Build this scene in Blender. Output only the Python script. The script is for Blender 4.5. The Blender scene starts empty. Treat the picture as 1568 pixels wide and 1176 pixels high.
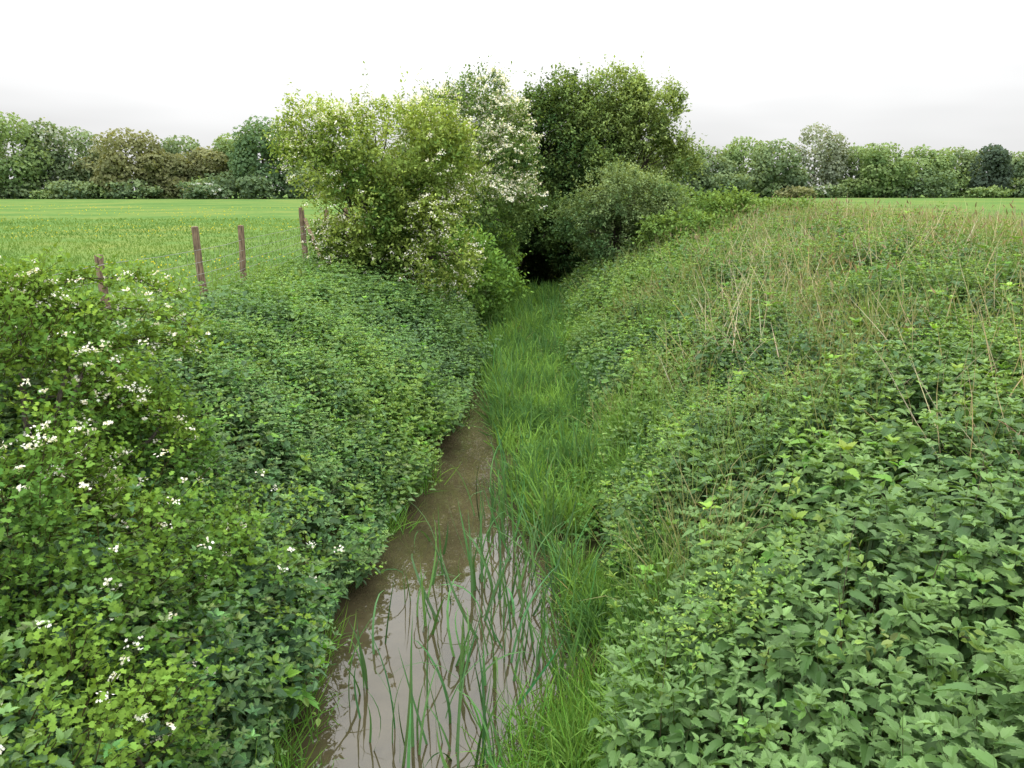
import bpy, math, numpy as np
from mathutils import Vector
rng=np.random.default_rng(7)
R=rng.random; N=rng.normal
def U(a,b,n): return a+(b-a)*rng.random(n)
def nrm(v): return v/np.maximum(np.linalg.norm(v,axis=-1,keepdims=True),1e-9)
def _h(i,j,k,s):
    h=(i*374761393+j*668265263+k*2147483647+s*1274126177)&0xffffffff
    h=((h^(h>>13))*1274126177)&0xffffffff
    h=h^(h>>16)
    return (h&0xffff)/65535.0
def vn(x,y,z=0.0,f=1.0,s=0):
    x=np.asarray(x,float)*f; y=np.asarray(y,float)*f; z=np.asarray(z,float)*f+np.zeros_like(x)
    xi=np.floor(x).astype(np.int64); yi=np.floor(y).astype(np.int64); zi=np.floor(z).astype(np.int64)
    fx=x-xi; fy=y-yi; fz=z-zi
    fx=fx*fx*(3-2*fx); fy=fy*fy*(3-2*fy); fz=fz*fz*(3-2*fz)
    o=0
    for a in (0,1):
        for b in (0,1):
            for c in (0,1):
                w=(fx if a else 1-fx)*(fy if b else 1-fy)*(fz if c else 1-fz)
                o=o+w*_h(xi+a,yi+b,zi+c,s)
    return o
def fbm(x,y,z=0.0,f=1.0,s=0): return (vn(x,y,z,f,s)+.5*vn(x,y,z,f*2.1,s+1)+.25*vn(x,y,z,f*4.3,s+2))/1.75
# ---------------------------------------------------------------- terrain
WZ=-1.8
def xL(y): return np.interp(y,[-12,4,6,7.3,9,12,14.6,20,28,35,60],[-1.7,-1.7,-1.72,-1.6,-1.4,-1.15,-1.05,-.9,-.4,-.2,1.5])
def xR(y): return np.interp(y,[-12,4,5,6,7.3,9,12,14.6,20,28,35,60],[.4,.25,.45,.65,.42,.12,-.22,-.5,-.5,-.1,.1,1.8])
def x0(y): return np.interp(y,[-12,3,4.3,6,7.2,11,16,22,30,60],[.55,.55,.7,.95,1.05,1.3,1.3,1.6,2.0,3.])
def H(x,y):
    x=np.asarray(x,float); y=np.asarray(y,float)
    sl=xL(y)-x; sr=x-x0(y)
    zl=np.interp(sl,[-.3,0,.25,.7,1.3,2.,3.],[-2.2,-1.85,-1.3,-.85,-.5,-.2,0])
    zr=np.interp(sr,[-2,0,.6,1.5,3,5,7,9,13.],[-1.72,-1.68,-1.15,-.6,-.1,.3,.5,.47,0])
    zm=np.where(x>xR(y),-1.76+.05*np.minimum(1,(x-xR(y))),-2.3)
    z=np.where(sl>0,zl,np.where(sr>0,zr,np.maximum(zm,np.where(sl>-.3,zl,-9))))
    return z+(fbm(x,y,0,.9,3)-.5)*.16*np.where((sl>2.5)|(sr>13),.3,1)
# ---------------------------------------------------------------- materials
def mat(name): 
    m=bpy.data.materials.new(name); m.use_nodes=True
    nt=m.node_tree; nt.nodes.clear(); return m,nt
def leafmat(name,trans=.3,rough=.5,spec=.3,gloss=True):
    m,nt=mat(name); n=nt.nodes; l=nt.links
    out=n.new('ShaderNodeOutputMaterial'); at=n.new('ShaderNodeAttribute'); at.attribute_name='col'
    if gloss:
        p=n.new('ShaderNodeBsdfPrincipled'); l.new(at.outputs['Color'],p.inputs['Base Color']); p.inputs['Roughness'].default_value=rough; p.inputs['Specular IOR Level'].default_value=spec
    else:
        p=n.new('ShaderNodeBsdfDiffuse'); l.new(at.outputs['Color'],p.inputs['Color'])
    t=n.new('ShaderNodeBsdfTranslucent'); v2=n.new('ShaderNodeVectorMath'); v2.operation='MULTIPLY'; v2.inputs[1].default_value=(1.5,1.35,.6)
    l.new(at.outputs['Color'],v2.inputs[0]); l.new(v2.outputs[0],t.inputs['Color'])
    mx=n.new('ShaderNodeMixShader'); mx.inputs[0].default_value=trans; l.new(p.outputs[0],mx.inputs[1]); l.new(t.outputs[0],mx.inputs[2]); l.new(mx.outputs[0],out.inputs[0])
    return m
LEAF=leafmat('leaf',.26,.5,.3); GRASS=leafmat('grass_blade',.3,.5,.3,False); PETAL=leafmat('petal',.25,.7,.1,False); TLEAF=leafmat('tree_leaf',.3,.5,.3,False)
def barkmat(name,c1,c2,sc=12):
    m,nt=mat(name); n=nt.nodes; l=nt.links
    out=n.new('ShaderNodeOutputMaterial'); p=n.new('ShaderNodeBsdfPrincipled'); p.inputs['Roughness'].default_value=.9
    tc=n.new('ShaderNodeTexCoord'); mp=n.new('ShaderNodeMapping'); mp.inputs['Scale'].default_value=(4,4,.6); l.new(tc.outputs['Object'],mp.inputs[0])
    no=n.new('ShaderNodeTexNoise'); no.inputs['Scale'].default_value=sc; no.inputs['Detail'].default_value=6; l.new(mp.outputs[0],no.inputs['Vector'])
    cr=n.new('ShaderNodeValToRGB'); cr.color_ramp.elements[0].color=(*c1,1); cr.color_ramp.elements[1].color=(*c2,1); cr.color_ramp.elements[0].position=.35; cr.color_ramp.elements[1].position=.65
    l.new(no.outputs['Fac'],cr.inputs[0]); l.new(cr.outputs[0],p.inputs['Base Color'])
    b=n.new('ShaderNodeBump'); b.inputs['Strength'].default_value=.6; b.inputs['Distance'].default_value=.01; l.new(no.outputs['Fac'],b.inputs['Height']); l.new(b.outputs[0],p.inputs['Normal'])
    l.new(p.outputs[0],out.inputs[0]); return m
BARK=barkmat('bark',(.03,.025,.018),(.09,.075,.055)); WOOD=barkmat('weathered_wood',(.075,.05,.032),(.22,.155,.10),10)
# ---------------------------------------------------------------- mesh builder
TOT=0
class MB:
    def __init__(s): s.V=[];s.F=[];s.C=[];s.n=0
    def raw(s,V,F,C):
        s.V.append(V);s.F.append(F+s.n);s.C.append(C);s.n+=len(V)
    def add(s,T,o,a,nn,sc,col,wid=1.0):
        tv,tf=T; n=len(o)
        if n==0: return
        a=nrm(a); b=nrm(np.cross(nn,a)); nn=np.cross(a,b)
        sc=np.broadcast_to(np.asarray(sc,float),(n,)).reshape(n,1,1); wid=np.broadcast_to(np.asarray(wid,float),(n,)).reshape(n,1,1)
        V=o[:,None,:]+sc*(tv[None,:,0:1]*wid*b[:,None,:]+tv[None,:,1:2]*a[:,None,:]+tv[None,:,2:3]*nn[:,None,:])
        k=len(tv); F=(tf[None]+(np.arange(n)*k)[:,None,None]).reshape(-1,3)
        C=np.repeat(np.broadcast_to(col,(n,3)),k,axis=0)
        s.raw(V.reshape(-1,3),F,C)
    def build(s,name,m,parent=None,smooth=False):
        global TOT
        V=np.concatenate(s.V).astype(np.float32);F=np.concatenate(s.F).astype(np.int32);C=np.concatenate(s.C)
        me=bpy.data.meshes.new(name); me.vertices.add(len(V)); me.vertices.foreach_set('co',V.ravel())
        me.loops.add(F.size); me.loops.foreach_set('vertex_index',F.ravel())
        me.polygons.add(len(F)); me.polygons.foreach_set('loop_start',np.arange(0,F.size,3,dtype=np.int32))
        me.polygons.foreach_set('use_smooth',np.full(len(F),smooth,dtype=bool))
        me.update(calc_edges=True)
        at=me.color_attributes.new('col','FLOAT_COLOR','POINT')
        C4=np.ones((len(V),4),np.float32); C4[:,:3]=np.clip(C,0,1); at.data.foreach_set('color',C4.ravel())
        me.materials.append(m); ob=bpy.data.objects.new(name,me); bpy.context.collection.objects.link(ob)
        if parent: ob.parent=parent
        TOT+=len(F); print('TRIS',name,len(F),TOT); return ob
def empty(name,loc=(0,0,0)):
    e=bpy.data.objects.new(name,None); bpy.context.collection.objects.link(e); return e
def T(v,f): return np.array(v,float),np.array(f,int)
T_DIA=T([(0,0,0),(.32,.45,.08),(0,1,-.06),(-.32,.45,.08)],[(0,1,2),(0,2,3)])
T_OVAL=T([(0,0,0),(.27,.28,.06),(.22,.7,.03),(0,1,-.12),(-.22,.7,.03),(-.27,.28,.06)],[(0,1,2),(0,2,3),(0,3,4),(0,4,5)])
T_HAW=T([(0,0,0),(.4,.42,.08),(.18,.56,.03),(.32,.82,.05),(0,1,-.04),(-.32,.82,.05),(-.18,.56,.03),(-.4,.42,.08)],[(0,1,2),(0,2,6),(0,6,7),(2,3,4),(2,4,6),(4,5,6)])
def nettle_t(K=6):
    v=[];f=[]
    def dz(t): return -.34*t*t
    W=[.09,.24,.26,.205,.14,.075,0]
    for k in range(K+1): t=k/K; v.append((0,t,dz(t)-.03))
    m={}
    for sgn in (1,-1):
        for k in range(K+1): t=k/K; m[sgn,k]=len(v); v.append((sgn*W[k],t-.03,dz(t)+.15*W[k]/.3))
        for k in range(K-1): t=(k+.85)/K; m[sgn,k,'t']=len(v); w=W[k]*.45+W[k+1]*.55; v.append((sgn*(w+.055),t+.03,dz(t)+.12*w/.3-.01))
        for k in range(K):
            f.append((k,m[sgn,k],k+1))
            if k<K-1: f+= [(m[sgn,k],m[sgn,k+1],k+1),(m[sgn,k],m[sgn,k,'t'],m[sgn,k+1])]
    return T(v,f)
T_NET=nettle_t()
def blade_t(bend,K=4,w=.5):
    v=[];f=[]
    y=0;z=0
    for k in range(K):
        t=k/K; ww=w*(1-t**2.2)
        v+=[(-ww,y,z),(ww,y,z)]
        ang=bend*((k+.5)/K)**1.6; y+=math.cos(ang)/K; z+=math.sin(ang)/K
    v.append((0,y,z))
    for k in range(K-1):
        i=2*k; f+=[(i,i+1,i+3),(i,i+3,i+2)]
    f.append((2*K-2,2*K-1,2*K))
    return T(v,f)
BB=(.2,.6,1.1,1.7,2.4)
T_BL=[blade_t(b) for b in BB]; T_BS=[blade_t(b,3) for b in BB]; T_BX=[blade_t(b,7) for b in BB]
def jit(base,n,amt=.18,hue=.12):
    b=np.array(base)[None]*(1+N(0,amt,(n,1))); b=b*(1+N(0,hue,(n,3))*np.array([1,.4,.8])); return np.clip(b,.004,1)
def mixc(a,b,t): t=np.clip(np.asarray(t),0,1)[:,None]; return np.array(a)*(1-t)+np.array(b)*t
def rdir(n): return nrm(N(0,1,(n,3)))
def tube(M,pts,rad,col,K=7):
    pts=np.array(pts,float); n=len(pts); rad=np.broadcast_to(rad,(n,))
    tan=nrm(np.gradient(pts,axis=0)); ref=np.array([.3,1,.1]); b=nrm(np.cross(tan,ref)); c=np.cross(tan,b)
    an=np.arange(K)*2*math.pi/K
    V=pts[:,None,:]+rad[:,None,None]*(np.cos(an)[None,:,None]*b[:,None,:]+np.sin(an)[None,:,None]*c[:,None,:])
    F=[]
    for i in range(n-1):
        for j in range(K):
            p=i*K+j;q=i*K+(j+1)%K; F+=[(p,q,q+K),(p,q+K,p+K)]
    V=V.reshape(-1,3); e=len(V); V=np.vstack([V,pts[-1:]+tan[-1:]*rad[-1]*.2])
    for j in range(K): F.append(((n-1)*K+j,(n-1)*K+(j+1)%K,e))
    M.raw(V,np.array(F),np.tile(np.array(col,float),(len(V),1)))
def limb(M,a,b,r0,r1,sag=.2,n=7,wob=.08):
    a=np.array(a,float);b=np.array(b,float); t=np.linspace(0,1,n)[:,None]; L=np.linalg.norm(b-a)
    p=a+(b-a)*t+np.array([0,0,1])*np.sin(t*math.pi)*sag*L*.5+N(0,wob*L*.15,(n,3))*np.sin(t*math.pi)
    tube(M,p,np.linspace(r0,r1,n),(.05,.04,.03)); return p
# ---------------------------------------------------------------- foliage
def sprigs(M,o,d,L,m,tmpl,ls,col,twig=None,hang=0.,spread=1.0,tw=.006):
    n=len(o); L=np.broadcast_to(L,(n,))
    t=(np.arange(m)+.3)/m
    t=np.tile(t,(n,1))+N(0,.06,(n,m))
    curve=np.array([0,0,-1.])[None,None]*(t**2*L[:,None])[:,:,None]*hang
    P=o[:,None]+d[:,None]*(t*L[:,None])[:,:,None]+curve+N(0,1,(n,m,3))*(.10*L[:,None,None])*spread
    A=nrm(d[:,None]*.5+rdir(n*m).reshape(n,m,3)*.9+np.array([0,0,-.1]))
    Nn=nrm(np.array([0,0,1.])+.55*d[:,None]+rdir(n*m).reshape(n,m,3)*.6)
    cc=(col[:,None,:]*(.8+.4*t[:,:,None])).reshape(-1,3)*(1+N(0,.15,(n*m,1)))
    M.add(tmpl,P.reshape(-1,3),A.reshape(-1,3),Nn.reshape(-1,3),ls*U(.65,1.25,n*m),cc)
    if twig is not None:
        twig.add(T_BS[0],o-d*.05,nrm(d+np.array([0,0,-hang*.5])),rdir(n),L*1.0,np.tile([.06,.055,.03],(n,1)),wid=tw/np.maximum(L,.1)*1.0)
def blob_pts(blobs,n,shell=.7,seed=0,rough=.3):
    w=np.array([ (b[3]*b[4]*b[5])**.67 for b in blobs]); w/=w.sum()
    idx=rng.choice(len(blobs),n,p=w); B=np.array(blobs)[idx]
    D=rdir(n); k=rng.random(n)<shell
    f=np.where(k,U(.8,1.02,n),U(.25,.85,n))
    mod=1+rough*(fbm(D[:,0]*2+B[:,0]*3,D[:,1]*2,D[:,2]*2,1.3,seed)-.5)*2
    P=B[:,:3]+D*B[:,3:6]*(f*mod)[:,None]
    return P,nrm(D/B[:,3:6]),f
def inside(P,blobs,k=.62):
    r=np.zeros(len(P),bool)
    for b in blobs: r|=(((P-np.array(b[:3]))/np.array(b[3:6]))**2).sum(1)<k*k
    return r
def crown(M,blobs,n,L,m,tmpl,ls,ca,cb,cut=.42,cf=.9,seed=0,shell=.75,up=.3,twig=None,hang=.1,rough=.3,ground=True,gb=0.):
    P,D,f=blob_pts(blobs,n,shell,seed,rough)
    keep=fbm(P[:,0],P[:,1],P[:,2],cf,seed+5)>cut*.9
    keep&=~(inside(P,blobs,.55)&(rng.random(n)<.7))
    if ground: keep&=P[:,2]>np.maximum(H(P[:,0],P[:,1]),WZ)+.05
    P=P[keep];D=D[keep]; k=len(P)
    d=nrm(D*.8+np.array([0,0,up])+rdir(k)*.5)
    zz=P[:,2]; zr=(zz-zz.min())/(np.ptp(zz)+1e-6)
    g=np.clip(fbm(P[:,0],P[:,1],P[:,2],1.6,seed+9)*1.8-.65+gb+.35*zr+.15*D[:,2]+N(0,.12,k),0,1)  # lighter leaf colour on crown tops and upward sides paints light from above
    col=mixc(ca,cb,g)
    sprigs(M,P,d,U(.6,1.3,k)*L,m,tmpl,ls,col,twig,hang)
    return P,d
an=[i*math.pi/5 for i in range(10)]
T_PET=T([(0,0,-.1)]+[((.5 if i%2==0 else .3)*math.cos(a),(.5 if i%2==0 else .3)*math.sin(a),0.) for i,a in enumerate(an)],[(0,1+i,1+(i+1)%10) for i in range(10)])
def blossom(M,P,n_per,rad,ls):
    n=len(P); r_=rad*U(.5,1.3,n)
    Q=(P[:,None]+rdir(n*n_per).reshape(n,n_per,3)*(r_[:,None]*U(.2,1,(n*n_per)).reshape(n,n_per))[:,:,None]*np.array([1,1,.6])).reshape(-1,3)
    k=len(Q); M.add(T_PET,Q,rdir(k),nrm(np.array([0,-.3,1.])+rdir(k)*.9),ls*U(.7,1.2,k),jit((.80,.80,.73),k,.06,.03))

# ================================================================= GROUND
def axis_pts(segs):
    o=[np.arange(a,b,s) for a,b,s in segs]
    return np.concatenate(o+[[segs[-1][1]]])
gx=axis_pts([(-900,-200,100),(-200,-40,20),(-40,-10,2),(-10,-4,.4),(-4,4,.12),(4,16,.4),(16,40,2),(40,200,20),(200,900,100)])
gy=axis_pts([(-60,-4,4),(-4,40,.25),(40,80,1.5),(80,240,12),(240,1400,120)])
X,Y=np.meshgrid(gx,gy); Z=H(X,Y); nx,ny=len(gx),len(gy)
far=np.clip((Y-45)/30,0,1); Z=Z*(1-far)
V=np.stack([X,Y,Z],-1).reshape(-1,3)
i=np.arange(nx*ny).reshape(ny,nx); a=i[:-1,:-1].ravel();b=i[:-1,1:].ravel();c=i[1:,1:].ravel();d=i[1:,:-1].ravel()
F=np.concatenate([np.stack([a,b,c],1),np.stack([a,c,d],1)])
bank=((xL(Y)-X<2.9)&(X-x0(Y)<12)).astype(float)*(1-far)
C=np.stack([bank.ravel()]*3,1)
M=MB(); M.raw(V,F,C)
m,nt=mat('meadow_ground'); n=nt.nodes;l=nt.links
out=n.new('ShaderNodeOutputMaterial');p=n.new('ShaderNodeBsdfDiffuse')
g=n.new('ShaderNodeNewGeometry')
def noise(s,det=5,sc=(1,1,1)):
    mp=n.new('ShaderNodeMapping'); mp.inputs['Scale'].default_value=sc; l.new(g.outputs['Position'],mp.inputs[0])
    q=n.new('ShaderNodeTexNoise');q.inputs['Scale'].default_value=s;q.inputs['Detail'].default_value=det;q.inputs['Roughness'].default_value=.65;l.new(mp.outputs[0],q.inputs['Vector']);return q
def ramp(src,stops):
    r=n.new('ShaderNodeValToRGB');e=r.color_ramp.elements
    while len(e)<len(stops): e.new(.5)
    for k,(pp,cc) in enumerate(stops): e[k].position=pp;e[k].color=(*cc,1)
    l.new(src,r.inputs[0]);return r
r1=ramp(noise(.10,6).outputs[0],[(.36,(.082,.155,.046)),(.5,(.115,.19,.055)),(.64,(.17,.21,.06))])
r2=ramp(noise(2,6).outputs[0],[(.3,(.66,.70,.70)),(.68,(1.12,1.1,1.1))])
mm=n.new('ShaderNodeMix');mm.data_type='RGBA';mm.blend_type='MULTIPLY';mm.inputs[0].default_value=1;l.new(r1.outputs[0],mm.inputs[6]);l.new(r2.outputs[0],mm.inputs[7])
at=n.new('ShaderNodeAttribute');at.attribute_name='col'
r5=ramp(noise(6,3).outputs[0],[(.35,(.018,.016,.008)),(.65,(.035,.045,.015))])  # bank soil, coloured dark so gaps between plants look shaded
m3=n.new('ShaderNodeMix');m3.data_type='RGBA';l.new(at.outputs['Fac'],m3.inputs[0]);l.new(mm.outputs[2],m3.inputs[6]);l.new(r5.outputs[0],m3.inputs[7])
l.new(m3.outputs[2],p.inputs['Color']); l.new(p.outputs[0],out.inputs[0])
M.build('ground',m,smooth=True)
# ================================================================= WATER
m,nt=mat('muddy_water'); n=nt.nodes;l=nt.links
out=n.new('ShaderNodeOutputMaterial');p=n.new('ShaderNodeBsdfPrincipled');p.inputs['Roughness'].default_value=.01;p.inputs['IOR'].default_value=1.42
g=n.new('ShaderNodeNewGeometry')
r=ramp(noise(1.2,5).outputs[0],[(.3,(.034,.030,.016)),(.7,(.072,.060,.033))]);l.new(r.outputs[0],p.inputs['Base Color'])
p.inputs['Specular IOR Level'].default_value=.95
bp=n.new('ShaderNodeBump');bp.inputs['Strength'].default_value=.22;bp.inputs['Distance'].default_value=.02;l.new(noise(3.5,2,(1,.6,1)).outputs[0],bp.inputs['Height']);l.new(bp.outputs[0],p.inputs['Normal'])
l.new(p.outputs[0],out.inputs[0])
ys=np.arange(-10,60,.5); V=[];F=[]
for k,y in enumerate(ys):
    V+= [(float(xL(y))-.35,y,WZ),(float(x0(y))+.2,y,WZ)]
    if k: F+=[(2*k-2,2*k-1,2*k+1),(2*k-2,2*k+1,2*k)]
M=MB();M.raw(np.array(V,float),np.array(F),np.ones((len(V),3)));M.build('stream_water',m)

# ================================================================= BANK HERBS
def herb(M,x,y,hgt,size,tiers,tmpl,col,topcol,stem=None,lean=None,droop=1.0,step=.15):
    n=len(x); z0=np.maximum(H(x,y),WZ); base=np.stack([x,y,z0],1)
    if lean is None: lean=N(0,.15,(n,3))
    ax=nrm(np.array([0,0,1.])+lean); phi=U(0,6.28,n)
    for k in range(tiers):
        sc=size*min(.42+.3*k,1.0)*U(.8,1.2,n)
        o=base+ax*(hgt-min(k*step,.9)*np.minimum(hgt,.6))[:,None]
        th=(.7-.42*k)*1.0+N(0,.2,n); th=np.clip(th,-.7,1)*droop
        for q in range(4 if k==0 else 2):
            p_=phi+k*1.57+q*(math.pi if k else math.pi/2)+N(0,.2,n)
            hd=np.stack([np.cos(p_),np.sin(p_),np.zeros(n)],1)
            a=hd*np.cos(th)[:,None]+ax*np.sin(th)[:,None]
            nn=ax*np.cos(th)[:,None]-hd*np.sin(th)[:,None]+N(0,.22,(n,3))
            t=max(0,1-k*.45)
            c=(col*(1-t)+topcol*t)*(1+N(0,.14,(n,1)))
            M.add(tmpl,o+hd*(sc*.22)[:,None],a,nn,sc,c,U(.8,1.15,n))
    if stem is not None:
        stem.add(T_BS[0],base,ax,rdir(n),hgt,np.tile([.06,.085,.03],(n,1)),wid=.007/hgt)
def ylog(n,a,b): return a*(b/a)**rng.random(n)
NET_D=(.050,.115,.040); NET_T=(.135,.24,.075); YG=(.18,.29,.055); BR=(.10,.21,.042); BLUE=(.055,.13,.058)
def canopy(x,y,s):
    big=fbm(x,y,0,.55,s); small=fbm(x,y,0,2.9,s+4); ridge=np.clip(fbm(x,y,0,1.5,s+9)-.55,0,1)
    return np.clip(.14+.50*(big-.25)+.48*(small-.3)+.9*ridge,.10,1.1)
def tall(n): return np.where(rng.random(n)<.14,U(.08,.36,n),N(0,.06,n).clip(-.08,.12))
Mn=MB(); St=MB()
def rightpts(n,a,b,smax=11):
    y=ylog(n,a,b); x=x0(y)-.12+rng.random(n)*smax
    k=x<.74*y+2.2
    return x[k],y[k]
x,y=rightpts(6400,1.6,7.8,8)
pn=fbm(x,y,0,.8,21); hg=canopy(x,y,22)+tall(len(x))
c=mixc(NET_D,BR,fbm(x,y,0,.6,23)*2.2-.9)
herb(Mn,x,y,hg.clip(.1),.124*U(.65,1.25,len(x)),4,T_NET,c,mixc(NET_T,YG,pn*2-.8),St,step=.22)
x,y=rightpts(19000,6.5,36,11)
sel=fbm(x,y,0,.55,31)
hg=canopy(x,y,22)+tall(len(x)); g=sel*3-1.15
sc=.092*(1+.035*(y-6))
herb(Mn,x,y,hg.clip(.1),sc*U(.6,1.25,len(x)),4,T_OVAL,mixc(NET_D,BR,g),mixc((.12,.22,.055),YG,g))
x,y=rightpts(24000,3.0,34,10); k=fbm(x,y,0,.9,41)>np.interp(y,[3,5,8],[.70,.64,.55]); x=x[k];y=y[k]
herb(Mn,x,y,canopy(x,y,22)+.12,.05*(1+.04*(y-4)),4,T_DIA,jit((.14,.26,.05),len(x)),jit((.20,.33,.055),len(x)))
x,y=rightpts(420,5.0,24,8.5); herb(Mn,x,y,canopy(x,y,22)+.12,.16*U(.7,1.3,len(x)),3,T_NET,jit((.11,.24,.04),len(x)),jit((.17,.31,.045),len(x)),step=.25)
Mn.build('nettle_bank',LEAF)
Ml=MB()
def leftpts(n,a,b,smax=3.6):
    y=ylog(n,a,b); over=.0+(.6*(fbm(y,y*0,0,.9,57)-.35)+.3*(fbm(y,y*0,0,3.,58)-.4))*np.interp(y,[5,8],[.3,1]); x=xL(y)+over-rng.random(n)**1.1*smax
    return x,y
def lh(x,y,sl): return canopy(x,y,52)*np.interp(sl,[0,1.8,2.8,3.6],[1.05,1,.5,.25])
def lln(x,sl): 
    ln=N(0,.16,(len(x),3)); ln[:,0]+=np.clip(.6-sl*.5,0,.6); return ln
x,y=leftpts(6800,2.5,9,3.4); sel=fbm(x,y,0,.8,51); sl=xL(y)-x
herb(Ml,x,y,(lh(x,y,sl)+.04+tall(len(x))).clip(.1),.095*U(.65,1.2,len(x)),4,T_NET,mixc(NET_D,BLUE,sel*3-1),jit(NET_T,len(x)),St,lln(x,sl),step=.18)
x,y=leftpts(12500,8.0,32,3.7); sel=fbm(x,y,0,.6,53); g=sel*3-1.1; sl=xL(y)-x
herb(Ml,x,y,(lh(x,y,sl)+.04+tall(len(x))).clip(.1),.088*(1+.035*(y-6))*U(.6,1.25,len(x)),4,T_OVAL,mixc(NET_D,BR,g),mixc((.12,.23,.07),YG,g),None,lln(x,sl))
x,y=leftpts(24000,3.6,30,3.7); k=fbm(x,y,0,.9,61)>.54; x=x[k];y=y[k]; sl=xL(y)-x
herb(Ml,x,y,lh(x,y,sl)+.10+N(0,.08,len(x)).clip(0),.048*(1+.04*(y-4)),4,T_DIA,jit((.12,.245,.07),len(x)),jit((.165,.30,.08),len(x)),None,lln(x,sl))
x,y=leftpts(320,4.5,20,3.0); sl=xL(y)-x; herb(Ml,x,y,lh(x,y,sl)+.12,.15*U(.7,1.3,len(x)),3,T_NET,jit((.11,.24,.04),len(x)),jit((.17,.32,.045),len(x)),step=.25,lean=lln(x,sl))
Ml.build('nettle_bank',LEAF)
St.build('nettle_stems',LEAF)
Mbs=MB(); Mbl=MB()
for side in (0,1):
    x,y=(leftpts(620,3.6,22,3.2) if side==0 else rightpts(620,3.0,24,8)); n_=len(x)
    z=H(x,y)+canopy(x,y,52 if side==0 else 22)*.75
    o=np.stack([x,y,z],1); dd=nrm(np.stack([N(.35 if side==0 else -.1,.55,n_)*np.interp(y,[4,7],[.4,1]),N(-.1,.5,n_),U(.35,1.0,n_)],1))
    sprigs(Mbl,o,dd,U(.25,.65,n_),12,T_OVAL,.058,jit((.13,.235,.05),n_),Mbs,.6,.5,tw=.008)
Mbl.build('bramble_shoots',LEAF); Mbs.build('bramble_stems',LEAF)
# ================================================================= GRASSES
def blades(M,x,y,L,w,col,lean=.25,z=None,kinds=(0,1,2,3),dirb=None,TB=None):
    TB=TB or T_BL
    n=len(x); z=np.maximum(H(x,y),WZ-.1) if z is None else z
    L=np.broadcast_to(L,(n,)); w=np.broadcast_to(w,(n,)); kk=rng.choice(kinds,n)
    for q in set(kinds):
        s=kk==q; k=s.sum()
        if not k: continue
        a=nrm(np.array([0,0,1.])+N(0,lean,(k,3))*np.array([1,1,0])); nn=rdir(k)*np.array([1,1,0])
        if dirb is not None: nn=nn+np.array(dirb)
        M.add(TB[q],np.stack([x,y,z],1)[s],a,nn,L[s],col[s],wid=(w/L)[s])
Mg=MB()
n_=34000; y=ylog(n_,4.0,28); u=rng.random(n_); xr=xR(y)-.1; x=xr+(x0(y)+.35-xr)*u
k=(fbm(x,y,0,1.9,71)>.43)|((y>14)&(rng.random(n_)<.7)); x=x[k];y=y[k]; 
tone=fbm(x,y,0,1.6,72)*2.6-.85+N(0,.28,len(x))
lod=fbm(x,y,0,2.3,74)
blades(Mg,x,y,U(.22,.62,len(x))*(.35+1.25*lod)*(1-.2*(y<6)),.015*(1+.06*(y-6).clip(0))*U(.5,1.4,len(x)),mixc((.055,.13,.04),(.175,.32,.065),tone),.5,kinds=(0,1,1,2,2,3,4))
k=2800; y=ylog(k,5,26); x=xR(y)-.15+(x0(y)+.2-xR(y))*rng.random(k); w_=fbm(x,y,0,1.2,77)>.48; x=x[w_];y=y[w_]
blades(Mg,x,y,U(.5,.95,len(x)),.017,jit((.085,.18,.06),len(x),.2),.25,kinds=(0,1,2),TB=T_BL)
blades(Mg,x[:500]+.1,y[:500],U(.3,.6,min(500,len(x))),.010,jit((.30,.28,.14),min(500,len(x)),.2),.6,kinds=(0,1,2))
# broadleaved herbs creeping down onto the grassy ledge
k=900; y=ylog(k,5,26); x=x0(y)-rng.random(k)**1.8*1.1; w_=(fbm(x,y,0,1.1,79)>.5)&(x>xR(y)); x=x[w_];y=y[w_]
herb(Mg,x,y,U(.2,.5,len(x)),.08*U(.7,1.3,len(x)),4,T_OVAL,jit((.07,.15,.045),len(x)),jit((.12,.22,.06),len(x)))
Mg.build('ditch_grass',GRASS)
Mt=MB(); cx=[(-1.55,4.1),(-1.6,4.8),(-1.4,3.9),(-1.65,5.6),(-1.6,3.5),(-1.2,9.3),(-.1,3.5),(.35,4.2),(.6,4.9),(.75,6.0),(.15,3.9),(.5,4.4),(-1.0,12),(-1.4,7.9),(.1,4.3),(.25,4.6)]
for (a_,b_) in cx:
    k=210; x=a_+N(0,.13,k); y=b_+N(0,.2,k); blades(Mt,x,y,U(.25,.55,k),.009,jit((.12,.25,.045),k,.25),.5,z=np.maximum(H(x,y),WZ-.05))
Mt.build('grass_tussock',GRASS)
Mr=MB(); x,y=rightpts(42000,3.2,36,11.5); s_=x-x0(y); k=(fbm(x,y,0,.7,81)+.04*s_-.1>.49); x=x[k];y=y[k]
t=fbm(x,y,0,1.3,82)*2.4-.85+.05*(x-x0(y))+N(0,.25,len(x))
blades(Mr,x,y,U(.4,.85,len(x))+.1+.02*(x-x0(y)),.008*(1+.06*(y-4)),mixc((.13,.235,.055),(.27,.25,.13),t),.4,TB=T_BS)
x,y=rightpts(3600,9,36,11.5); k=((x-x0(y))>2.5)&(rng.random(len(x))<.8*fbm(x,y,0,.5,85)+.1); x=x[k];y=y[k]
o=np.stack([x,y,H(x,y)+U(.45,.95,len(x))],1); kk=len(x)
Mr.add(T_OVAL,o,nrm(np.array([0,0,1.])+rdir(kk)*.7),rdir(kk),U(.05,.11,kk)*(1+.02*y),jit((.24,.20,.13),kk,.2,.06),.4)
Mr.build('rough_grass',GRASS)
Md=MB()
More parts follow.
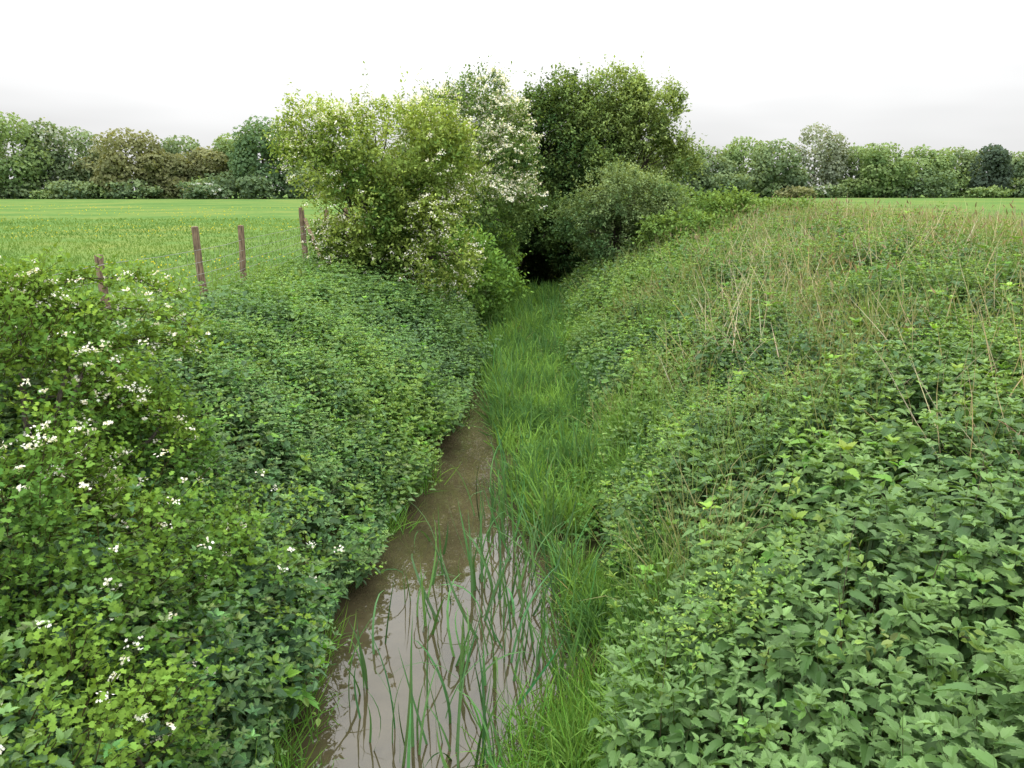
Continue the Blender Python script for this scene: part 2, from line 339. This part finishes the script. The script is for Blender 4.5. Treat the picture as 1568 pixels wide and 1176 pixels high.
cl=np.array([(3.6,12.2),(4.0,12.8),(3.2,11.4),(7.2,15),(7.6,15.5),(8.5,14),(6,17),(5,15.5),(9,17),(8,20),(6.5,22),(4.8,18.6),(9.3,13.5),(7.8,12.6),(2.8,10.4),(6.0,13)])
ci=rng.integers(0,len(cl),620); x=cl[ci,0]+N(0,.45,620); y=cl[ci,1]+N(0,.6,620)
blades(Md,x,y,U(.65,1.3,620),.013,jit((.45,.41,.30),620,.2,.05),.45,kinds=(0,1))
x,y=rightpts(2800,4.5,36,11.5); k=(x-x0(y))>2.2; x=x[k];y=y[k]
blades(Md,x,y,U(.6,1.1,len(x))+.025*(x-x0(y)),.009*(1+.04*(y-7)),jit((.38,.34,.23),len(x),.2,.06),.45,kinds=(0,1))
Md.build('dead_stalks',GRASS)
Mc=MB()
for q in range(9):
    a0=np.array([U(2.3,4.6,1)[0],U(3.0,5.0,1)[0],0.]); a0[2]=float(H(a0[0],a0[1]))+.3
    d0=np.array([N(0,.5),N(0,.4),.25]); L=U(.5,1.0,1)[0]; t=np.linspace(0,1,8)[:,None]
    p_=a0+d0*t*L+np.array([0,0,-.5])*t**2*L*.6+np.array([0,0,.25])*t
    tube(Mc,p_,np.linspace(.007,.003,8),(.22,.13,.07),5)
Mc.build('bramble_canes',LEAF)
Mf=MB(); k=46000; y=ylog(k,5,50); x=-4.0-rng.random(k)**1.0*(y*.62)
ok=(x<xL(y)-2.3); x=x[ok];y=y[ok]; sl=xL(y)-x
t=fbm(x,y,0,.35,91)*2-.5+N(0,.2,len(x))
blades(Mf,x,y,U(.05,.12,len(x))*(1+.01*y)*np.interp(sl,[2.3,3.6,4.6],[3.5,2.6,1]),.009*(1+.07*(y-6)),mixc((.09,.175,.045),(.155,.24,.06),t),.5,TB=T_BS)
k=2600; y=ylog(k,10,90); x=-5.6-rng.random(k)*(y*.6); w_=fbm(x,y,0,.12,95)>.45; x=x[w_];y=y[w_]
kk=len(x); Mf.add(T_PET,np.stack([x,y,.12+H(x,y)],1),rdir(kk),nrm(np.array([0,-.6,1.])+N(0,.3,(kk,3))),.028*(1+.03*y),jit((.5,.45,.03),kk,.1,.05))
Mf.build('meadow_grass',GRASS)
# ================================================================= REEDS
Mrd=MB()
cl=[(-.65,4.6,14),(-.2,4.5,16),(-.95,5.3,8),(-.35,5.5,18),(.05,5.2,14),(.2,6.0,17),(-.2,6.6,20),(.15,7.0,22),(-.05,7.8,24),(-.2,8.4,20),(.05,8.9,16),(-.1,9.8,12),(-.6,7.2,6),(-.95,6.6,4),(-.2,3.9,12),(-.6,6.1,8),(-.05,6.2,14)]
for a_,b_,k in cl:
    x=a_+N(0,.14,k);y=b_+N(0,.22,k)
    blades(Mrd,x,y,U(.4,1.0,k),U(.015,.027,k),jit((.085,.185,.07),k,.25,.1),.2,z=np.full(k,WZ-.05),kinds=(0,0,0,1,1,2,4),TB=T_BX)
Mrd.build('bulrush_reeds',GRASS)

# ================================================================= HAWTHORN (foreground bush)
HG=(.070,.16,.036); HY=(.20,.31,.05)
e=empty('hawthorn_bush'); Mb=MB(); Mw=MB(); Tw=MB()
blobs=[(-3.75,5.3,.2,1.1,1.2,1.05),(-2.7,4.15,-.7,.9,1.1,.8),(-2.1,5.3,-1.05,.6,.8,.5),(-2.2,2.95,-.9,.72,.8,.7),(-3.0,3.9,-.1,.85,.9,.75),(-2.9,5.6,-.2,.55,.6,.6)]
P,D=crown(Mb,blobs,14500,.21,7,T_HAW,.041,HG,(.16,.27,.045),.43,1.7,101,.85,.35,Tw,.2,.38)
P2,D2,_=blob_pts(blobs[:3],260,1.0,101,.2); k=(D2[:,2]>.1)&(D2[:,1]<.9); P2=P2[k];D2=D2[k]
d=nrm(D2+np.array([.45,0,.35])+rdir(len(P2))*.4)
sprigs(Mb,P2,d,U(.35,.75,len(P2)),22,T_HAW,.039,mixc(HG,HY,U(.4,1,len(P2))),Tw,.35,.35)
Bm=MB(); arch=[((-3.6,5.6,.8),(1.25,.1,.55),1.4),((-3.9,5.9,.9),(1.2,.2,.65),1.5),((-3.5,5.0,.6),(1.1,-.1,.5),1.1),((-3.9,5.2,.8),(.9,.2,.75),1.0),((-3.4,5.4,.3),(1.2,0,.35),1.1),((-3.8,5.5,.9),(.9,-.2,.8),.9),((-3.3,5.7,.5),(1.1,.2,.7),1.0)]
tips=[]
for a0,d0,L in arch:
    t=np.linspace(0,1,12)[:,None]; a0=np.array(a0); d0=nrm(np.array(d0)[None])[0]
    p_=a0+d0*t*L+np.array([0,0,-1])*t**2*L*.42+N(0,.012,(12,3))
    tube(Bm,p_,np.linspace(.009,.003,12),(.05,.04,.03),5)
    q=np.repeat(p_[2:],8,axis=0)+N(0,.03,(80,3)); dd=nrm(d0*.6+rdir(80)*.8+np.array([0,0,.2]))
    sprigs(Mb,q,dd,U(.1,.26,80),9,T_HAW,.038,mixc(HG,HY,U(.4,1,80)),Tw,.3,.8); tips.append(p_[7:]); tips.append(q[45::5]+dd[45::5]*.12)
g=fbm(P[:,0],P[:,1],P[:,2],1.7,133); k=(rng.random(len(P))<.10*np.clip((g-.45)*6,0,1)); pb=P[k]+D[k]*.17
blossom(Mw,pb,14,.045,.019)
k=(abs(P[:,0]+3.3)<.8)&(abs(P[:,2]-.1)<.6)&(P[:,1]<5.2)&(rng.random(len(P))<.10); blossom(Mw,P[k]+D[k]*.2,18,.06,.021)
blossom(Mw,P2[:50]+d[:50]*.4,12,.05,.019); blossom(Mw,np.concatenate(tips),14,.05,.02)
Mb.build('leaves',TLEAF,e); Mw.build('blossom',PETAL,e); Tw.build('twigs',TLEAF,e)
for b_ in blobs:
    for q in range(6):
        tip=np.array(b_[:3])+rdir(1)[0]*np.array(b_[3:6])*.85
        limb(Bm,(-2.9+N(0,.1),4.4+N(0,.1),-.9),tip,.045,.008)
Bm.build('branches',BARK,e)

# ================================================================= TREES
def tree(name,base,blobs,n,L,m,tmpl,ls,ca,cb,seed,trunk_r=.12,nl=4,shoots=0,shoot_len=.6,blos=0,cut=.40,cf=.9,up=.35,brad=.09,bls=.035,bn=10,stems=1,hang=.1,sub=0,gb=0.,bz=-9):
    e=empty(name); Ml=MB(); Mt=MB()
    B=list(blobs)
    for b in blobs:
        for q in range(sub):
            dd=rdir(1)[0]; dd[1]=-abs(dd[1])*.7; dd[2]=abs(dd[2])*1.0-.25; dd=dd/np.linalg.norm(dd); s=U(.28,.5,1)[0]
            B.append(tuple(np.array(b[:3])+dd*np.array(b[3:6])*U(.75,1.0,1)[0])+tuple(np.array(b[3:6])*s))
    P,D=crown(Ml,B,n,L,m,tmpl,ls,ca,cb,cut,cf,seed,.75,up,None,hang,.34,gb=gb)
    if shoots:
        P2,D2,_=blob_pts(B,shoots,1.,seed,.3); k=D2[:,2]>-.1; P2=P2[k];D2=D2[k]
        d=nrm(D2*.8+np.array([0,0,.7])+rdir(len(P2))*.35)
        sprigs(Ml,P2,d,U(.5,1.2,len(P2))*shoot_len,12,tmpl,ls*.9,mixc(ca,cb,U(.4,1,len(P2))),None,.1,.4)
    Ml.build('leaves',TLEAF,e)
    if blos:
        g=fbm(P[:,0],P[:,1],P[:,2],.8,seed+40); k=(rng.random(len(P))<blos*np.clip((g-.35)*5,0,1))&(P[:,2]>bz)
        pb=P[k]+D[k]*L*.9; Mw=MB(); blossom(Mw,pb,bn,brad,bls); Mw.build('blossom',PETAL,e)
    base=np.array(base,float)
    for s in range(stems):
        b0=base+np.array([N(0,.25),N(0,.15),0])*(stems>1)
        top=np.mean([b[:3] for b in blobs],axis=0); top=b0+(top-b0)*.55
        p=limb(Mt,b0-np.array([0,0,.2]),top,trunk_r,trunk_r*.6,.05)
        for b_ in blobs:
            c_=np.array(b_[:3]); q0=p[rng.integers(3,7)]
            pp=limb(Mt,q0,c_,trunk_r*.5,trunk_r*.28,.15)
            for q in range(nl):
                tip=c_+rdir(1)[0]*np.array(b_[3:6])*.85
                limb(Mt,pp[rng.integers(2,6)],tip,trunk_r*.25,.008,.1)
    Mt.build('trunk_and_limbs',BARK,e)
    return e
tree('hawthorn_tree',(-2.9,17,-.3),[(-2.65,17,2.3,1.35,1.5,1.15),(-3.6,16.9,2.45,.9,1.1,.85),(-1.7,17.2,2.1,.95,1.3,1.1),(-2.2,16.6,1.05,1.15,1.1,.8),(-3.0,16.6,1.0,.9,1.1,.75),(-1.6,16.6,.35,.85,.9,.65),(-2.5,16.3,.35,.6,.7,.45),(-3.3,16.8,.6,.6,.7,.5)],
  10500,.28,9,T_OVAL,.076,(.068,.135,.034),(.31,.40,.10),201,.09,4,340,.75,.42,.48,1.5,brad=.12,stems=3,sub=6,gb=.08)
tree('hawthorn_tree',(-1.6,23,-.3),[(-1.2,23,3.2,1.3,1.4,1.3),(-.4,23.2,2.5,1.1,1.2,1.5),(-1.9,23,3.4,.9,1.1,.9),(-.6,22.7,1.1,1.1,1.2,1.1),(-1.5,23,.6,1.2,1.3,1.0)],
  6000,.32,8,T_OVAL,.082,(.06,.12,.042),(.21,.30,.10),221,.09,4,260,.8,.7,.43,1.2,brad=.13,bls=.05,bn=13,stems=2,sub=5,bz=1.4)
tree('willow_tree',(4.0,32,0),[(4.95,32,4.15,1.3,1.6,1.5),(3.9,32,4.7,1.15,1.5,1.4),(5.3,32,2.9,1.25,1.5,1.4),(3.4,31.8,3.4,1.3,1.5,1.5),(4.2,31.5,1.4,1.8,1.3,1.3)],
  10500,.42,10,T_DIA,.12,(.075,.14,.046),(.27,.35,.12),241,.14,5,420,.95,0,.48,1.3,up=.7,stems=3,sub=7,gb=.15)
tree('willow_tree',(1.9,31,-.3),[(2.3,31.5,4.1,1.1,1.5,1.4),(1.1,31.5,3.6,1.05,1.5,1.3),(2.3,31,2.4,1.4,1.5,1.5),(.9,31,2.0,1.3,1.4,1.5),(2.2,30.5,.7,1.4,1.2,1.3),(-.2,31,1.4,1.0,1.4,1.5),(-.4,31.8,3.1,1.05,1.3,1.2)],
  9500,.42,10,T_DIA,.125,(.04,.085,.03),(.19,.27,.085),261,.14,5,380,.95,0,.43,1.3,up=.6,stems=3,sub=5,gb=-.05)  # darker leaf colours paint shade into the willow's lower left mass
tree('hollow_shade_foliage',(.8,31,-1.2),[(.3,31.5,-.7,1.3,1.2,1.0),(1.6,31.5,-.4,1.1,1.2,1.0),(.2,29.3,.45,1.2,1.0,.7),(1.5,29,.5,1.1,1.0,.75),(-.7,29.5,-.1,.7,1.2,.9),(2.3,28.5,-.1,.8,1.1,.9),(.8,34,0,1.8,1.2,1.6)],
  6500,.35,9,T_DIA,.12,(.025,.055,.02),(.085,.14,.04),271,.07,3,0,.5,0,.36,1.2,up=.2,stems=4,sub=3)  # foliage coloured dark to paint the shaded hollow closing the ditch
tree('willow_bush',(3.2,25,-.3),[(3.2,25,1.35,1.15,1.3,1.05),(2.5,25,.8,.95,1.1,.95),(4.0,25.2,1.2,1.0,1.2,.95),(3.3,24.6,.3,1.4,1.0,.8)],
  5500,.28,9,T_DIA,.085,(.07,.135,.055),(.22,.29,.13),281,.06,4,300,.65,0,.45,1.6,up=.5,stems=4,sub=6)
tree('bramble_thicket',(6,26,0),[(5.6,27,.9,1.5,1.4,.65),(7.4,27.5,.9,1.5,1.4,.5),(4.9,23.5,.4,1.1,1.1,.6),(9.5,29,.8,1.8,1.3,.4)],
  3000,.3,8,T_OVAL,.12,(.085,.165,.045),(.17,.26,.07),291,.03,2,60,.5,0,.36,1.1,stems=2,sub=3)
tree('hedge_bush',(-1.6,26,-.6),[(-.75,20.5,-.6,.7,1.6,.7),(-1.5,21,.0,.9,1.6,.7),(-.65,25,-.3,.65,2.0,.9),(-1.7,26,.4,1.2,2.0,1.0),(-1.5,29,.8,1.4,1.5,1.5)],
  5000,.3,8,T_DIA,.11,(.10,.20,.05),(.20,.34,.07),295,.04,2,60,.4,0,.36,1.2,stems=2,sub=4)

# ================================================================= DISTANT TREES
def far_tree(M,x,y,h,w,ca,cb,seed,white=0,n=2000):
    B=[(x,y,h*.5,w*.42,w*.40,h*.38)]
    for q in range(12):
        a_=rng.random()*6.28; r_=w*.33; zz=h*U(.2,.80,1)[0]; s=U(.14,.25,1)[0]
        B.append((x+math.cos(a_)*r_,y-abs(math.sin(a_))*r_,zz,w*s,w*s,h*s*.75))
    B.append((x,y,h*.84,w*.26,w*.24,h*.15)); B.append((x,y,h*.16,w*.48,w*.4,h*.19))
    P,D,f=blob_pts(B,int(n*2.4),.9,seed,.15)
    keep=(P[:,2]>.1)&(P[:,1]<y+w*.2)&(fbm(P[:,0],P[:,1],P[:,2],.5,seed+3)>.27); P=P[keep];D=D[keep];k=len(P)
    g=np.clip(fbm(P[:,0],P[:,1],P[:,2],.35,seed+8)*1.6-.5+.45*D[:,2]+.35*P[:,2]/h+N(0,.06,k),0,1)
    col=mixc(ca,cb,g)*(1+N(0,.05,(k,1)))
    if white: 
        wm=(fbm(P[:,0],P[:,1],P[:,2],.4,seed+15)>.55)&(rng.random(k)<white); col[wm]=(.42,.46,.40)
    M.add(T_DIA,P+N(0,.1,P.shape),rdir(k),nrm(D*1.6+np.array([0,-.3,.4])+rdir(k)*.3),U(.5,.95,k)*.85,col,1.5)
DG=(.105,.16,.095);LG=(.20,.27,.13);OL=(.145,.165,.085);OY=(.23,.245,.12);GG=(.18,.22,.17);GL=(.27,.31,.22);MG=((.12,.195,.085),(.225,.31,.125))  # pale, greyed greens paint distance haze into the far foliage
def line(name,specs,dist,hedge_h,xr,seed):
    M=MB(); tr=MB()
    for i,(u,v,wp,ca,cb,wh) in enumerate(specs):
        dd=dist+(i%3)*5; X_=(u-784)/1220*dd; h=(306-v)/1220*dd*1.0; w=wp/1220*dd*1.15
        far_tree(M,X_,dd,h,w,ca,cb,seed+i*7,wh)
        tube(tr,[(X_,dd,-.2),(X_+.2,dd,h*.3),(X_,dd,h*.7)],[.4,.3,.12],(.05,.04,.03))
    xs=np.arange(xr[0],xr[1],5.5)
    for i,xx in enumerate(xs):
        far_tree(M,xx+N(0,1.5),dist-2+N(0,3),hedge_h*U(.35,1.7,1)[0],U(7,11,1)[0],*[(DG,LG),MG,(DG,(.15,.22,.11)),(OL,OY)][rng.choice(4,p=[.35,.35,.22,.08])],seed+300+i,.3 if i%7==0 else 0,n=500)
    e=empty(name); M.build('foliage',TLEAF,e); tr.build('trunks',BARK,e)
GRN=(DG,LG); DK=((.085,.15,.08),(.15,.235,.11))
L_=[(-140,200,90,*GRN,0),(-60,190,90,*GRN,0),(5,205,60,GG,GL,0),(50,184,95,*MG,.0),(98,192,60,DG,LG,.4),(145,203,75,DG,LG,.25),(215,205,85,OL,OY,0),(180,230,60,DG,OY,0),(300,216,75,DG,LG,0),(265,236,60,OL,OY,0),(330,232,70,OL,OY,0),(372,212,75,*MG,0),(415,187,80,*DK,0),(452,205,60,*GRN,0),(500,212,80,*GRN,0),(560,210,80,*GRN,0),(640,214,80,*GRN,0),(720,214,80,*GRN,0)]
line('distant_tree_line',L_,165,4.2,(-135,-5),400)
R_=[(800,225,90,*GRN,0),(880,222,90,*GRN,0),(960,225,80,*GRN,0),(1030,226,80,*GRN,0),(1075,232,70,*GRN,0),(1125,218,70,*MG,0),(1175,222,75,*GRN,.0),(1230,200,75,GG,GL,0),(1285,231,75,*GRN,0),(1335,228,75,*MG,0),(1385,232,75,*MG,0),(1435,233,75,DG,LG,0),(1490,229,52,(.055,.08,.06),(.09,.13,.09),0),(1530,240,60,*GRN,0),(1570,236,70,*MG,0),(1640,230,90,*GRN,0),(1160,255,40,GG,GL,.5),(1320,252,50,GG,GL,.5),(1720,225,90,*GRN,0)]
line('distant_tree_line',R_,185,4.2,(-5,150),800)

# ================================================================= FENCE
e=empty('post_and_wire_fence'); Mp=MB(); Mwr=MB()
posts=[(-4.75,6.8,1.2,.0),(-4.85,9.5,1.0,.02),(-4.6,11.9,1.22,.03),(-4.78,14.2,1.14,-.02),(-5.1,19.9,1.33,.02),(-5.2,22.8,1.2,0),(-5.3,26,1.2,0),(-5.4,30,1.2,0)]
for (a_,b_,h,ln) in posts:
    z=float(H(a_,b_)); k=9; t=np.linspace(0,1,k); r0=.055 if b_<19 else .07
    pts=np.stack([a_-ln*t*h*1.5+N(0,.004,k),b_+N(0,.004,k),z-.3+(h+.3)*t],1); tube(Mp,pts,r0*(1+N(0,.03,k))*np.linspace(1.05,.92,k),(.1,.1,.1),10)
z=float(H(-4.4,19.3)); tube(Mp,[(-4.35,18.9,z-.1),(-4.75,19.4,z+.5),(-5.05,19.85,z+1.05)],[.05,.05,.045],(.1,.1,.1),8)
Mp.build('posts',WOOD,e)
for i in range(len(posts)-1):
    A=posts[i];B=posts[i+1]
    for hh in (.1,.25,.4,.55,.72,.9):
        tube(Mwr,[(A[0]+.06,A[1],float(H(A[0],A[1]))+hh),((A[0]+B[0])/2+.06,(A[1]+B[1])/2,float(H(A[0],A[1]))+hh-.015),(B[0]+.06,B[1],float(H(B[0],B[1]))+hh)],.003,(.2,.2,.2),4)
    nv=int((B[1]-A[1])/.25)
    for j in range(nv):
        t=j/nv; x_=A[0]+(B[0]-A[0])*t+.06; y_=A[1]+(B[1]-A[1])*t; z_=float(H(x_,y_)); tube(Mwr,[(x_,y_,z_+.1),(x_,y_,z_+.5),(x_,y_,z_+.9)],.0016,(.2,.2,.2),3)
m,nt=mat('galvanised_wire'); o_=nt.nodes.new('ShaderNodeOutputMaterial');p=nt.nodes.new('ShaderNodeBsdfPrincipled')
no=nt.nodes.new('ShaderNodeTexNoise'); no.inputs['Scale'].default_value=20; cr=nt.nodes.new('ShaderNodeValToRGB'); cr.color_ramp.elements[0].color=(.18,.18,.17,1); cr.color_ramp.elements[1].color=(.4,.4,.38,1)
nt.links.new(no.outputs[0],cr.inputs[0]); nt.links.new(cr.outputs[0],p.inputs['Base Color']); p.inputs['Roughness'].default_value=.5; p.inputs['Metallic'].default_value=.4; nt.links.new(p.outputs[0],o_.inputs[0])
Mwr.build('wires',m,e)

# ================================================================= WORLD / LIGHT / CAMERA
EL,RO=math.radians(60),math.radians(215)
w=bpy.data.worlds.new('World'); bpy.context.scene.world=w; w.use_nodes=True; nt=w.node_tree; n=nt.nodes; l=nt.links
bg=n['Background']; bg.inputs[1].default_value=.1
sk=n.new('ShaderNodeTexSky'); sk.sky_type='NISHITA'; sk.sun_disc=False; sk.sun_elevation=EL; sk.sun_rotation=RO
tc=n.new('ShaderNodeTexCoord'); sp=n.new('ShaderNodeSeparateXYZ'); l.new(tc.outputs['Generated'],sp.inputs[0])
mr=n.new('ShaderNodeMapRange'); mr.inputs[1].default_value=.05; mr.inputs[2].default_value=.85; mr.inputs[3].default_value=8.2; mr.inputs[4].default_value=38; l.new(sp.outputs[2],mr.inputs[0])
no=n.new('ShaderNodeTexNoise'); no.inputs['Scale'].default_value=2.2; no.inputs['Detail'].default_value=3
mp=n.new('ShaderNodeMapping'); mp.inputs['Scale'].default_value=(1,1,5); l.new(tc.outputs['Generated'],mp.inputs[0]); l.new(mp.outputs[0],no.inputs['Vector'])
m4=n.new('ShaderNodeMapRange'); m4.inputs[1].default_value=.3; m4.inputs[2].default_value=.7; m4.inputs[3].default_value=.87; m4.inputs[4].default_value=1.13; l.new(no.outputs[0],m4.inputs[0])
mu=n.new('ShaderNodeMath'); mu.operation='MULTIPLY'; l.new(mr.outputs[0],mu.inputs[0]); l.new(m4.outputs[0],mu.inputs[1])
cc=n.new('ShaderNodeCombineColor'); 
for k in range(3): l.new(mu.outputs[0],cc.inputs[k])
mx=n.new('ShaderNodeMix'); mx.data_type='RGBA'; mx.inputs[0].default_value=.97; l.new(sk.outputs[0],mx.inputs[6]); l.new(cc.outputs[0],mx.inputs[7]); l.new(mx.outputs[2],bg.inputs[0])
sd=bpy.data.lights.new('sun','SUN'); sd.energy=1.2; sd.angle=math.radians(25); sd.color=(1,.97,.92)
so=bpy.data.objects.new('sun',sd); bpy.context.collection.objects.link(so)
dv=Vector((math.sin(RO)*math.cos(EL),math.cos(RO)*math.cos(EL),math.sin(EL))); so.rotation_euler=dv.to_track_quat('Z','Y').to_euler()
cd=bpy.data.cameras.new('camera'); cam=bpy.data.objects.new('camera',cd); bpy.context.collection.objects.link(cam)
cam.location=(0,0,1.75); cam.rotation_euler=(math.radians(90-13.7),0,0); cd.sensor_width=36; cd.lens=36*1220/1568; cd.clip_end=3000; cd.clip_start=.05
sc=bpy.context.scene; sc.camera=cam
sc.view_settings.view_transform='Standard'; sc.view_settings.look='None'; sc.view_settings.exposure=0
